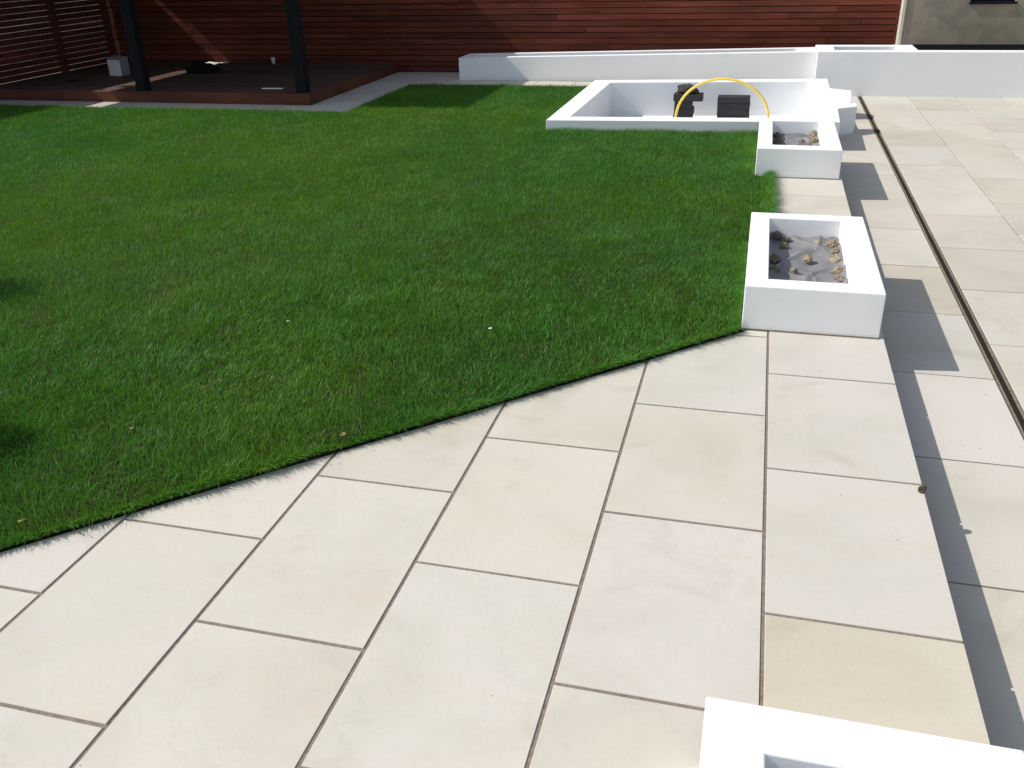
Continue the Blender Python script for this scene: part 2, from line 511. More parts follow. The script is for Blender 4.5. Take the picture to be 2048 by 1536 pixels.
P4 = planter('planter', -0.157, 0.577, -2.12, -0.660, 0.257, (0.147, 0.145, 0.135, 0.150), 'white rendered planter in the foreground, cut off by the bottom edge')

def liner(px, py, z, seed, label, nx=64, ny=120, amp=0.012):
    rr = random.Random(seed)
    X = np.linspace(px[0], px[1], nx); Y = np.linspace(py[0], py[1], ny)
    xx, yy = np.meshgrid(X, Y, indexing='ij')
    h = amp * noise2(xx, yy, 0.22, seed) + 0.7 * amp * noise2(xx + 0.6 * yy, yy - 0.4 * xx, 0.09, seed + 1)
    r = 1 - np.abs(noise2(xx - 0.5 * yy, yy + 0.8 * xx, 0.30, seed + 2))
    h += amp * 1.4 * np.clip(r - 0.82, 0, 1) / 0.18
    for _ in range(16):                                   # sharp creases
        cx_, cy_, a_ = rr.uniform(*px), rr.uniform(*py), rr.uniform(0, math.pi)
        s1 = (xx - cx_) * math.cos(a_) + (yy - cy_) * math.sin(a_)
        s2 = -(xx - cx_) * math.sin(a_) + (yy - cy_) * math.cos(a_) + 0.02 * np.sin(s1 * 14 + seed)
        h += rr.uniform(0.006, 0.022) * np.exp(-np.abs(s2) / rr.uniform(0.008, 0.02)) * np.exp(-(s1 / rr.uniform(0.07, 0.2)) ** 2)
    ex = np.minimum(xx - px[0], px[1] - xx); ey = np.minimum(yy - py[0], py[1] - yy)
    e = np.minimum(ex, ey)
    h += 0.03 * np.clip(1 - e / 0.05, 0, 1) ** 2 * (0.5 + 0.6 * noise2(xx, yy, 0.12, seed + 3))
    verts = np.stack([xx, yy, z + h], -1).reshape(-1, 3)
    faces = [(i * ny + j, (i + 1) * ny + j, (i + 1) * ny + j + 1, i * ny + j + 1) for i in range(nx - 1) for j in range(ny - 1)]
    me = bpy.data.meshes.new('liner'); me.from_pydata(verts.tolist(), [], faces)
    for p_ in me.polygons: p_.use_smooth = True
    o = link('planter_liner', me, m_liner)
    m = o.modifiers.new('thickness', 'SOLIDIFY'); m.thickness = 0.03; m.offset = -1
    tag(o, label, 'liner', 'grey liners laid in the planters')
    return o
LZ2, LZ3, LZ4 = 0.118, 0.120, 0.120
liner((-0.022, 0.429), (2.514, 3.724), LZ2, 3, 'creased grey liner with stones lying inside the middle planter')
liner((-0.012, 0.429), (6.103, 7.264), LZ3, 13, 'grey liner lying inside the planter nearest the pool basin')
liner((-0.007, 0.429), (-1.982, -0.813), LZ4, 23, 'grey liner in the foreground planter at the bottom edge')

def stone_mesh(seed, flat=0.75, sub=3):
    bm = bmesh.new()
    bmesh.ops.create_icosphere(bm, subdivisions=sub, radius=1.0)
    r = random.Random(seed)
    planes = []
    for _ in range(10):
        d = Vector((r.gauss(0, 1), r.gauss(0, 1), r.gauss(0, 0.8))).normalized()
        planes.append((d, r.uniform(0.55, 0.9)))
    for v in bm.verts:
        for d, k in planes:
            q = v.co.dot(d)
            if q > k: v.co -= d * (q - k) * 0.9
        q3 = v.co * 1.9 + Vector((seed * 3.1, seed * 1.7, 0))
        v.co *= 1 + 0.30 * mn.noise(q3) + 0.16 * mn.noise(q3 * 2.7) + 0.09 * mn.noise(q3 * 6.0) + r.uniform(-0.03, 0.03)
        v.co.z *= flat
    return bm_mesh(bm, 'stone')

F_PX = 1787.67
def pix(u, w, z):
    """place a small thing: photo pixel on a known level"""
    d = fw * F_PX + rt * (u - 1024) - up * (w - 768)
    return CAM + d * ((z - CAM.z) / d.z)

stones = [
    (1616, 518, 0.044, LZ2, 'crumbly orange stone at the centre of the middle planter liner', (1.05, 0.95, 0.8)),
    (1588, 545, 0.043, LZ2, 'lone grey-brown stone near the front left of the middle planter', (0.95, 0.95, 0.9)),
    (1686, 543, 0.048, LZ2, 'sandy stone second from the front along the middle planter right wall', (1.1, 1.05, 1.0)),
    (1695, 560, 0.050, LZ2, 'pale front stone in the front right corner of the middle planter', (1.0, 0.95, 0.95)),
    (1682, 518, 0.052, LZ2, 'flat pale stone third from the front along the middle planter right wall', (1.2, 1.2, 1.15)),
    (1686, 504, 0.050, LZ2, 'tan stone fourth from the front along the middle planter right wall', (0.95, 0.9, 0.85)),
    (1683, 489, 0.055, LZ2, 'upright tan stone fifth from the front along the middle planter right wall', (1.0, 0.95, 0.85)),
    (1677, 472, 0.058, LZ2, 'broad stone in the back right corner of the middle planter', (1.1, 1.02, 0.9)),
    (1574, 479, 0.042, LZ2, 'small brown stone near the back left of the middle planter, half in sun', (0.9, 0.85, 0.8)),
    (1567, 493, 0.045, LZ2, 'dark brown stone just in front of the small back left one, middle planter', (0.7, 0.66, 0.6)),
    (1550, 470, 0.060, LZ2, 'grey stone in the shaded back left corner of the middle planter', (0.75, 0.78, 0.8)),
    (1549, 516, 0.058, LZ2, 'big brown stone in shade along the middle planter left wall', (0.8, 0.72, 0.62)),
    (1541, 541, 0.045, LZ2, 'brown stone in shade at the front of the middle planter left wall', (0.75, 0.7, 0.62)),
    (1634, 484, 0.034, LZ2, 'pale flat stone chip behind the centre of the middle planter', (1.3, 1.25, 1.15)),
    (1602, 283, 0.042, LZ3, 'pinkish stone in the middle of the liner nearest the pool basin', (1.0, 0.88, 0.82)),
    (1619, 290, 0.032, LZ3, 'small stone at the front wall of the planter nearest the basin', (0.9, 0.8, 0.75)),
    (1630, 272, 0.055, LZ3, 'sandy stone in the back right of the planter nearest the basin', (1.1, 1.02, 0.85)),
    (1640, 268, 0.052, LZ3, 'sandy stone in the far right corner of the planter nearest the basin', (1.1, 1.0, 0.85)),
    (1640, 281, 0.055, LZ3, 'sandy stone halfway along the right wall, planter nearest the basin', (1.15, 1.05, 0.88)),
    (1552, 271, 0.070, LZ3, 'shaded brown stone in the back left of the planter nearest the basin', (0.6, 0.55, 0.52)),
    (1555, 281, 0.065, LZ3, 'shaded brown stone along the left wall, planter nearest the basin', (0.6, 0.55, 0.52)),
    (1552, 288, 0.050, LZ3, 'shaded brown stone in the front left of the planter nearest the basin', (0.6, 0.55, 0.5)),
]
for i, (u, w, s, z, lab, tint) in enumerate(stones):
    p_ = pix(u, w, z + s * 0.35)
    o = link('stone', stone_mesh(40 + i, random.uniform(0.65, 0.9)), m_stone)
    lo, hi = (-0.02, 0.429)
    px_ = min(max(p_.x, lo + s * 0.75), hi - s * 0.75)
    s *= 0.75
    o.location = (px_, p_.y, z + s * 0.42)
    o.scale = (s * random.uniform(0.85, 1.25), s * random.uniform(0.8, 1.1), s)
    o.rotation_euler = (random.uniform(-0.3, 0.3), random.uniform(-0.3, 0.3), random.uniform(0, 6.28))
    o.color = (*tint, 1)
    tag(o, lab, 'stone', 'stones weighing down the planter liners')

# ------------------------------------------------------------------ sunken basin with converging spillway walls
ZB = 0.125
basin_poly = [(-2.49, 7.77), (-2.477, 10.886), (0.717, 11.235), (0.707, 10.365), (0.959, 10.19), (0.938, 9.875), (0.464, 10.18),
              (0.456, 10.936), (-2.21, 10.66), (-2.255, 8.01), (0.455, 8.19), (0.471, 8.908), (0.943, 9.25), (0.942, 9.005), (0.717, 8.83), (0.694, 8.0)]
basin = prism('pool_basin', basin_poly, -0.55, ZB, m_white, origin=(-0.9, 9.4, -0.55))
bevel(basin, 0.005, 2)
tag(basin, 'empty white rendered pool basin with angled spillway walls at the lawn end', 'basin')
ZF = -0.33
prism('basin_floor', [(-2.3, 7.95), (0.52, 8.1), (0.52, 11.0), (-2.3, 10.75)], -0.5, ZF, m_white, basin).location
bpy.data.objects['basin_floor'].location = Vector(bpy.data.objects['basin_floor'].location) - basin.location
fl = bpy.data.objects['basin_floor']
sill = prism('spill_sill', [(0.44, 8.87), (0.93, 9.23), (0.925, 9.90), (0.44, 10.21)], -0.5, -0.10, m_white)
sill.location = sill.location - basin.location
sill.parent = basin

def block(c, rz, dims, label, mat=m_block, rough=0.004, seed=0):
    bm = bmesh.new()
    box_bm(bm, (0, 0, 0), dims, 0.004)
    me = bm_mesh(bm, 'block')
    o = link('concrete_block', me, mat)
    o.location = c; o.rotation_euler = (0, 0, rz)
    tag(o, label, 'block', 'dark concrete blocks stacked in the basin')
    return o
ordn = ['bottom', 'second lowest', 'middle', 'top']
for i in range(4):
    hgt = 0.082
    block((-0.497 + random.uniform(-0.006, 0.006), 10.46 + random.uniform(-0.006, 0.006), ZF + hgt * (i + 0.5) + 0.001), random.uniform(-0.02, 0.02),
          (0.425, 0.20, hgt - 0.003), '%s dark block of the tidy stack in the basin' % ordn[i])
hs = 0.092
block((-1.16, 10.38, ZF + hs * 0.5 + 0.001), 0.03, (0.26, 0.20, hs - 0.003), 'bottom dark block of the uneven stack near the pipe left foot')
block((-1.15, 10.39, ZF + hs * 1.5 + 0.001), -0.05, (0.25, 0.20, hs - 0.003), 'second dark block of the uneven stack near the pipe left foot')
block((-1.16, 10.37, ZF + hs * 2.5 + 0.001), 0.04, (0.24, 0.19, hs - 0.003), 'short dark block just under the wide slab of the uneven stack')
block((-1.10, 10.36, ZF + hs * 3.5 + 0.001), 0.0, (0.385, 0.205, hs - 0.003), 'wide dark slab under the rough stone on the uneven stack')
o = link('rough_stone', stone_mesh(5, 0.8), m_rock)
o.location = (-1.115, 10.37, ZF + hs * 4 + 0.057); o.scale = (0.175, 0.10, 0.085)
tag(o, 'rough dark stone lump lying on top of the uneven block stack', 'stone')

# yellow pipe arching out of the basin
cu = bpy.data.curves.new('pipe', 'CURVE'); cu.dimensions = '3D'
pts = []
for a in np.linspace(0, math.pi, 33):
    pts.append((-0.62 - 0.585 * math.cos(a), 9.70 + 0.05 * math.cos(a), -0.185 + 0.505 * math.sin(a) ** 0.97))
pts = [(-1.16, 9.5, ZF + 0.018), (-1.20, 9.62, ZF + 0.03)] + pts + [(-0.04, 9.6, ZF + 0.04), (-0.10, 9.45, ZF + 0.018)]
sp = cu.splines.new('NURBS'); sp.points.add(len(pts) - 1)
for q_, v_ in zip(sp.points, pts): q_.co = (*v_, 1)
sp.use_endpoint_u = True; sp.order_u = 4
cu.bevel_depth = 0.0165; cu.bevel_resolution = 4; cu.resolution_u = 4
tmp = bpy.data.objects.new('pipe_curve', cu); col.objects.link(tmp)
dg = bpy.context.evaluated_depsgraph_get()
me = bpy.data.meshes.new_from_object(tmp.evaluated_get(dg))
bpy.data.objects.remove(tmp)
for p_ in me.polygons: p_.use_smooth = True
me.materials.clear()
o = link('yellow_pipe', me, m_hose)
tag(o, 'yellow plastic pipe arching up out of the white basin', 'pipe')

# ------------------------------------------------------------------ rear raised bed and retaining wall
xs = [-4.885, -4.755, 0.30, 0.572]; ys = [12.0, 12.13, 12.49, 12.61]
ztop = lambda x, y: 0.284 + (x + 4.885) / 5.46 * 0.104
bedm = cells_mesh(xs, ys, {(i, j) for i in range(3) for j in range(3)} - {(1, 1)}, -0.4, 0.3, ztop)
bed = link('raised_bed', bedm, m_white); bevel(bed, 0.005, 2)
tag(bed, 'long low white raised bed below the slatted fence', 'raised bed')
bm = bmesh.new()
nX = 60
vs = [[bm.verts.new((-4.76 + 5.07 * i / nX, 12.12 + 0.38 * j / 4, ztop(-4.76 + 5.07 * i / nX, 0) - 0.085 + random.uniform(-0.008, 0.008))) for j in range(5)] for i in range(nX + 1)]
for i in range(nX):
    for j in range(4): bm.faces.new((vs[i][j], vs[i + 1][j], vs[i + 1][j + 1], vs[i][j + 1]))
link('bed_liner', bm_mesh(bm, 'bed_liner', True), m_liner, bed)

xs = [0.575, 0.82, 1.675, 1.93, 6.6]; ys = [11.72, 11.94, 12.40, 12.605]
sol = {(i, 0) for i in range(4)} | {(i, j) for i in range(3) for j in range(1, 3)}
sol -= {(1, 1)}
wallm = cells_mesh(xs, ys, sol, -0.5, 0.42)
rw = link('retaining_wall', wallm, m_white); bevel(rw, 0.005, 2)
tag(rw, 'white rendered retaining wall with slot trough across the back of the patio', 'wall')
prism('trough_liner', rect(0.81, 1.685, 11.93, 12.41), 0.2, 0.27, m_liner).parent = rw

# ------------------------------------------------------------------ taupe building
bld = empty('building', (1.72, 12.62, -0.5))
def bpart(name, poly, z0, z1, mat):
    o = prism(name, poly, z0, z1, mat)
    o.location = o.location - bld.location
    o.parent = bld
    return o
# front wall around the window opening
wx0, wx1, wz0, wz1 = 2.61, 3.205, 0.975, 1.95
xs = [1.765, wx0, wx1, 7.5]
bpart('wall', rect(1.765, wx0, 12.625, 12.85), -0.5, 3.6, m_taupe)
bpart('wall', rect(wx1, 7.5, 12.625, 12.85), -0.5, 3.6, m_taupe)
bpart('wall', rect(wx0 + 0.0005, wx1 - 0.0005, 12.6255, 12.85), -0.5, wz0, m_taupe)
bpart('wall', rect(wx0 + 0.0005, wx1 - 0.0005, 12.6255, 12.85), wz1, 3.6, m_taupe)
bpart('sunlit_side', rect(1.725, 1.764, 12.61, 18.0), -0.5, 3.6, m_sunlit_side)  # building's side face, its sunlight put into the colour
bpart('wall', rect(1.766, 7.5, 12.852, 18.0), -0.5, 3.55, m_taupe)
bpart('roof', rect(1.6, 7.7, 12.45, 18.2), 3.601, 3.75, m_roof)
bpart('base_band', rect(1.94, 7.5, 12.595, 12.624), -0.4, 0.425, m_base_band)  # black strip along the foot of the front wall
w_ = bpart('window', rect(wx0 + 0.002, wx1 - 0.002, 12.70, 12.74), wz0 + 0.001, wz1 - 0.001, m_black)
gl = box('pane', (0, 0, 0), (wx1 - wx0 - 0.10, 0.012, wz1 - wz0 - 0.10), m_glass, w_)
gl.location = (0, -0.024, (wz1 - wz0) / 2)
bpart('sill', rect(wx0 - 0.012, wx1 + 0.012, 12.60, 12.70), wz0 - 0.012, wz0 + 0.018, m_black)
tag(bld, 'taupe rendered building wall with dark base band and dark window, behind the patio', 'building')

# ------------------------------------------------------------------ slatted fence along the back
FY = 12.87
fence = empty('slatted_fence', (-5.0, FY, -0.06))
PITCH_Z, SH = 0.0905, 0.079
def child(o, parent):
    o.location = o.location - parent.location
    o.parent = parent
    return o
def slat_tint():
    v = random.uniform(0.80, 1.26)
    return (v * random.uniform(0.95, 1.05), v * random.uniform(0.88, 1.05), v * random.uniform(0.88, 1.08), 1)
FX0, FX1 = -12.05, 1.715
z = -0.045
row = 0
while z < 2.36:
    x = FX0
    nxt = FX0 + random.uniform(1.2, 3.6)
    while x < FX1 - 0.02:
        x2 = min(nxt, FX1)
        if FX1 - x2 < 0.5: x2 = FX1
        o = box('slat', ((x + x2) / 2, FY + random.uniform(-0.002, 0.002), z + SH / 2), (x2 - x - 0.003, 0.021, SH + random.uniform(-0.002, 0.001)), m_slat, None, 0.0018)
        o.color = slat_tint()
        o.rotation_euler = (0, random.uniform(-0.0006, 0.0006), 0)
        child(o, fence)
        x = x2; nxt = x + 3.6
    z += PITCH_Z; row += 1
for x in np.arange(FX0 + 0.1, FX1, 1.8):
    child(box('post', (float(x), FY + 0.062, 1.05), (0.09, 0.09, 2.86), m_black), fence)
child(box('gap_dark_sheet', ((FX0 + FX1) / 2, FY + 0.125, 1.0), (FX1 - FX0, 0.02, 2.7), m_back), fence)  # added black sheet, makes the gaps between slats read dark
tag(fence, 'tall dark red timber fence of thin horizontal slats across the back', 'fence')

# open slatted screen on the left
SX = -11.95
screen = empty('slatted_screen', (SX, 10.4, -0.06))
z = 0.015
while z < 2.12:
    y = 6.4
    nxt = 6.4 + random.uniform(1.0, 3.0)
    while y < 12.82:
        y2 = min(nxt, 12.84)
        if 12.84 - y2 < 0.4: y2 = 12.84
        o = box('slat', (SX + random.uniform(-0.002, 0.002), (y + y2) / 2, z + 0.0422), (0.02, y2 - y - 0.004, 0.0845 + random.uniform(-0.002, 0.0025)), m_slat_y, None, 0.0018)
        o.color = slat_tint()
        child(o, screen)
        y = y2; nxt = y + 2.6
    z += 0.0905
for y in (7.0, 9.3, 11.43, 12.78):
    child(box('post', (SX + 0.058, y, 1.05), (0.09, 0.09, 2.25), m_slat_y, None, 0.003), screen)
tag(screen, 'open slatted timber screen at the left, light showing through its gaps', 'screen')

# ------------------------------------------------------------------ deck and shelter
ZD = 0.101
deck = empty('timber_deck', (-9.0, 11.0, ZR))
y = 9.462
DX0, DX1 = -11.88, -6.285
while y < 12.80:
    w_ = min(0.135, 12.84 - y)
    br = random.uniform(-10.2, -7.8)
    for a, c in ((DX0, br), (br, DX1)):
        o = box('deck_board', ((a + c) / 2, y + w_ / 2, ZD - 0.0125 + random.uniform(-0.0008, 0.0008)), (c - a - 0.003, w_ - 0.005, 0.025), m_deck, None, 0.002)
        v = random.uniform(0.8, 1.15); o.color = (v, v * random.uniform(0.95, 1.02), v * random.uniform(0.93, 1.05), 1)
        child(o, deck)
    y += 0.135
child(box('fascia', ((DX0 + DX1) / 2 + 0.012, 9.447, (ZD + ZR) / 2 + 0.003), (DX1 - DX0 + 0.024, 0.024, ZD - ZR - 0.004), m_fascia, None, 0.002), deck)
child(box('fascia', (DX1 + 0.013, 11.155, (ZD + ZR) / 2 + 0.003), (0.024, 3.385, ZD - ZR - 0.004), m_fascia, None, 0.002), deck)
child(box('joist_frame', ((DX0 + DX1) / 2, 11.15, 0.01), (DX1 - DX0 - 0.03, 3.3, 0.11), m_back), deck)
tag(deck, 'low dark timber deck in shade under the black shelter', 'deck')

shel = empty('garden_shelter', (-9.0, 10.6, ZD))
for x, y in ((-9.02, 9.58), (-6.445, 9.62)):
    p_ = child(box('post', (x, y, (ZD + 2.28) / 2), (0.15, 0.15, 2.28 - ZD), m_black, None, 0.004), shel)
RX0, RX1, RY0, RY1 = -11.93, -6.36, 8.67, 12.84
child(box('beam', ((RX0 + RX1) / 2, 9.60, 2.36), (RX1 - RX0 - 0.04, 0.14, 0.16), m_black, None, 0.004), shel)
child(box('beam', ((RX0 + RX1) / 2, 12.72, 2.36), (RX1 - RX0 - 0.04, 0.14, 0.16), m_black, None, 0.004), shel)
for x in np.linspace(RX0 + 0.5, RX1 - 0.08, 6):
    child(box('rafter', (float(x), (RY0 + RY1) / 2, 2.445 - 0.045), (0.06, RY1 - RY0 - 0.1, 0.09), m_black), shel)
child(box('roof', ((RX0 + RX1) / 2, (RY0 + RY1) / 2, 2.481), (RX1 - RX0, RY1 - RY0, 0.07), m_roof, None, 0.004), shel)
child(box('sky_block_board', ((RX0 + RX1) / 2 + 0.3, RY0 + 0.025, 2.29), (RX1 - RX0 - 0.7, 0.03, 0.30), m_black), shel)  # added board out of view, blocks sky light to darken the deck
child(box('sky_block_board', (RX1 - 0.025, (RY0 + RY1) / 2, 2.29), (0.03, RY1 - RY0 - 0.12, 0.30), m_black), shel)  # second added board, keeps sky light out from the right
tag(shel, 'flat-roofed garden shelter on square black posts over the deck', 'shelter')

# things lying on the deck
ob = empty('plastic_container', (-10.56, 11.10, ZD), -0.25)
o = box('body', (0, 0.02, 0.145), (0.29, 0.17, 0.285), m_plastic_d, ob, 0.002); bevel(o, 0.03, 4)
o = box('front_panel', (0.018, -0.085, 0.125), (0.245, 0.05, 0.245), m_plastic, ob, 0.002); bevel(o, 0.02, 3)
o = box('handle', (0, 0.02, 0.296), (0.12, 0.03, 0.022), m_plastic_d, ob, 0.002); bevel(o, 0.008, 2)
tag(ob, 'white plastic container standing on the deck beside the left post', 'container')

def heap(name, c, s, mat, label, cat, seed):
    bm = bmesh.new()
    bmesh.ops.create_icosphere(bm, subdivisions=4, radius=1.0)
    for v in bm.verts:
        n_ = noise2([v.co.x * 3 + v.co.z], [v.co.y * 3 - v.co.z], 0.9, seed)[0] + 0.6 * noise2([v.co.x * 3], [v.co.y * 3 + v.co.z * 2], 0.35, seed + 1)[0]
        v.co *= 1 + 0.28 * n_
        if v.co.z < 0: v.co.z *= 0.15
        v.co.z = v.co.z * (1 - 0.35 * abs(v.co.x))
    o = link(name, bm_mesh(bm, name, True), mat)
    o.location = c; o.scale = s
    tag(o, label, cat)
    return o
heap('cloth_heap', (-9.27, 11.52, ZD + 0.012), (0.29, 0.20, 0.16), m_cloth, 'dark crumpled heap of cloth lying on the deck', 'cloth heap', 31)

def sheet(name, c, s, rz, mat, label, cat, seed, amp=0.02, n=14):
    v = []; f = []
    for i in range(n):
        for j in range(n):
            x, y = i / (n - 1) - 0.5, j / (n - 1) - 0.5
            v.append((x * s[0], y * s[1], amp * (1 + float(noise2([x * 4], [y * 4], 0.8, seed)[0]))))
    for i in range(n - 1):
        for j in range(n - 1):
            f.append((i * n + j, (i + 1) * n + j, (i + 1) * n + j + 1, i * n + j + 1))
    me = bpy.data.meshes.new(name); me.from_pydata(v, [], f)
    for p_ in me.polygons: p_.use_smooth = True
    o = link(name, me, mat); o.location = c; o.rotation_euler = (0, 0, rz)
    m = o.modifiers.new('thickness', 'SOLIDIFY'); m.thickness = 0.002
    tag(o, label, cat)
    return o
sheet('paper_sheet', (-9.62, 12.35, ZD + 0.002), (0.34, 0.62), 0.1, m_paper, 'white paper sheet on the deck behind the dark heap', 'paper', 51)

bm = bmesh.new()
prof = [(0.026, 0), (0.036, 0.10), (0.038, 0.104), (0.035, 0.104), (0.024, 0.006)]
rings = [[bm.verts.new((r_ * math.cos(a), r_ * math.sin(a), z_)) for a in np.linspace(0, 2 * math.pi, 20, endpoint=False)] for r_, z_ in prof]
for r0, r1 in zip(rings[:-1], rings[1:]):
    for i in range(20): bm.faces.new((r0[i], r0[(i + 1) % 20], r1[(i + 1) % 20], r1[i]))
bm.faces.new(rings[0][::-1]); bm.faces.new(rings[-1])
o = link('paper_cup', bm_mesh(bm, 'cup', True), m_paper); o.location = (-8.52, 12.62, ZD)
tag(o, 'small white cup standing on the deck against the fence', 'cup')

o = box('timber_batten', (-7.06, 9.86, ZD + 0.008), (0.32, 0.024, 0.014), m_paper, None, 0.002); o.rotation_euler = (0, 0, 0.06)
tag(o, 'thin white strip lying on the deck near the right post', 'strip')
bm = bmesh.new()
bmesh.ops.create_cone(bm, cap_ends=True, segments=24, radius1=0.085, radius2=0.075, depth=0.016)
o = link('rubber_disc', bm_mesh(bm, 'disc'), m_cloth); o.location = (-10.91, 10.35, ZD + 0.008)
tag(o, 'small black disc lying flat on the deck by the screen', 'disc')

# ------------------------------------------------------------------ slot drain in the patio
drain = empty('slot_drain', (1.216, 4.0, ZP))
def dpart(name, c, s, mat, ch=0.0): return child(box(name, c, s, mat, None, ch), drain)
Y0, Y1 = -4.2, 11.715
dpart('channel', (1.213, (Y0 + Y1) / 2, ZP - 0.020), (0.036, Y1 - Y0, 0.03), m_slot)
y = Y0
while y < Y1:
    y2 = min(y + 1.0 + random.uniform(-0.1, 0.1), Y1)
    dpart('rail', (1.2360 + random.uniform(-0.0012, 0.0012), (y + y2) / 2, ZP - 0.0105), (0.012, y2 - y - 0.003, 0.025), m_rail, 0.001)
    dpart('rail', (1.1945 + random.uniform(-0.001, 0.001), (y + y2) / 2, ZP - 0.0115), (0.009, y2 - y - 0.003, 0.025), m_rail, 0.001)
    y = y2
bm = bmesh.new()
for y in np.arange(Y0 + 0.02, Y1 - 0.02, 0.034):
    box_bm(bm, (0, float(y) - 4.0, 0), (0.030, 0.006, 0.006))
g_ = link('grating', bm_mesh(bm, 'grating'), m_slot, drain); g_.location = (-0.001, 0, -0.007); g_['kind'] = 'stuff'
tag(drain, 'narrow dark slot drain running the length of the patio', 'drain')
for u, w, s, lab in ((1743, 235, 0.045, 'small dark clump of leaf litter on the drain, farther of two'), (1757, 262, 0.045, 'small dark clump of leaf litter on the drain, nearer of two')):
    q_ = pix(u, w, ZP)
    o = heap('leaf_litter', (1.215, q_.y, ZP - 0.003), (s * 0.6, s * 1.6, 0.014), m_litter, lab, 'leaf litter', int(u))

o = link('earth_clod', stone_mesh(77, 0.8), m_litter)
o.location = (0.596, 0.862, 0.010); o.scale = (0.020, 0.017, 0.018); o.rotation_euler = (0.3, 0.2, 1.0)
tag(o, 'small brown earth clod on the terrace edge above the patio shadow', 'clod')

# ------------------------------------------------------------------ grass
def inside(px, py, poly):
    c = np.zeros(len(px), bool)
    n = len(poly)
    for i in range(n):
        x1, y1 = poly[i]; x2, y2 = poly[(i + 1) % n]
        if y1 == y2: continue
        k = ((y1 > py) != (y2 > py)) & (px < (x2 - x1) * (py - y1) / (y2 - y1) + x1)
        c ^= k
    return c
grass_poly = [(-4.9, DM * -4.9 + DB), (-0.158, DB - 0.158), (-0.155, 3.86), (-0.006, 3.86), (-0.006, 5.92), (-0.155, 5.92), (-0.155, 7.42), (-0.01, 7.42), (-0.01, 7.895),
              (-2.5, 7.76), (-2.49, 10.90), (-2.4, 11.0), (-5.35, 11.0), (-5.35, 8.62), (-13.1, 8.62), (-13.1, 6.9)]
def sample(dens, poly, box_):
    x0, x1, y0, y1 = box_
    n = int(dens * (x1 - x0) * (y1 - y0))
    px = rng.uniform(x0, x1, n); py = rng.uniform(y0, y1, n)
    k = inside(px, py, poly)
    return px[k], py[k]
px, py = sample(15500, grass_poly, (-13.2, 0.05, -2.6, 11.05))
d = np.hypot(px - CAM.x, py - CAM.y)
far = d > 5.4 + rng.normal(0, 0.35, len(px))
keep = rng.random(len(px)) < np.clip(1.18 - d / 22, 0.55, 1)
px, py, far = px[keep], py[keep], far[keep]
# fuller fringe along the cut edges
def fringe(a, c, n, inset=0.03):
    s = rng.uniform(0, 1, n); off = np.abs(rng.normal(0, inset, n))
    dx, dy = c[0] - a[0], c[1] - a[1]; ll = math.hypot(dx, dy)
    return a[0] + dx * s - dy / ll * off, a[1] + dy * s + dx / ll * off
fr = [fringe((-4.9, DM * -4.9 + DB), (-0.158, DB - 0.158), 22000, 0.012), fringe((-0.004, 3.86), (-0.004, 5.93), 7000, 0.03),
      fringe((-0.155, DB - 0.158), (-0.155, 3.86), 3500, 0.03)]
nb = len(px)
far = np.concatenate([far, np.zeros(sum(len(f_[0]) for f_ in fr), bool)])
for fx, fy in fr: px = np.concatenate([px, fx]); py = np.concatenate([py, fy])
n = len(px)
tall = np.zeros(n); tall[nb + 22000:nb + 29000] = 1.0
edge = np.zeros(n); edge[nb:nb + 22000] = 1.0
hgt = rng.uniform(0.024, 0.050, n) * (1 + 0.16 * noise2(px, py, 0.5, 1) + 0.24 * noise2(px, py, 0.19, 21) + 0.14 * noise2(px, py, 0.08, 2))
hgt += tall * rng.uniform(0.0, 0.055, n)
hgt *= np.where(edge > 0, rng.uniform(0.6, 1.15, n), 1)
wid = rng.uniform(0.0007, 0.0015, n) * (1 + 0.10 * np.hypot(px - CAM.x, py - CAM.y))
ang = rng.uniform(0, 2 * math.pi, n)
# blades lean together in soft patches, as mown turf does
lx = 0.17 * noise2(px, py, 0.7, 5) + 0.20 * noise2(px, py, 0.13, 6); ly = 0.17 * noise2(px, py, 0.7, 7) + 0.20 * noise2(px, py, 0.13, 8)
lean = rng.normal(0, 0.36, (n, 2)) + np.stack([lx, ly], 1)
lean[:, 0] += tall * 0.35
lean += (edge * rng.uniform(0.0, 1.05, n))[:, None] * np.array([0.72, -0.70])
bx = np.cos(ang) * wid; by = np.sin(ang) * wid
z0 = np.full(n, ZL - 0.004)
V = np.zeros((n, 5, 3))
V[:, 0] = np.stack([px - bx, py - by, z0], 1); V[:, 1] = np.stack([px + bx, py + by, z0], 1)
mx = px + lean[:, 0] * hgt * 0.42; my = py + lean[:, 1] * hgt * 0.42; mz = z0 + hgt * 0.58
V[:, 2] = np.stack([mx - bx * 0.85, my - by * 0.85, mz], 1); V[:, 3] = np.stack([mx + bx * 0.85, my + by * 0.85, mz], 1)
curl = 1.15 + 0.25 * rng.random(n)
ll = np.hypot(lean[:, 0], lean[:, 1])
V[:, 4] = np.stack([px + lean[:, 0] * hgt * curl, py + lean[:, 1] * hgt * curl, z0 + hgt / np.sqrt(1 + 0.35 * ll ** 2)], 1)
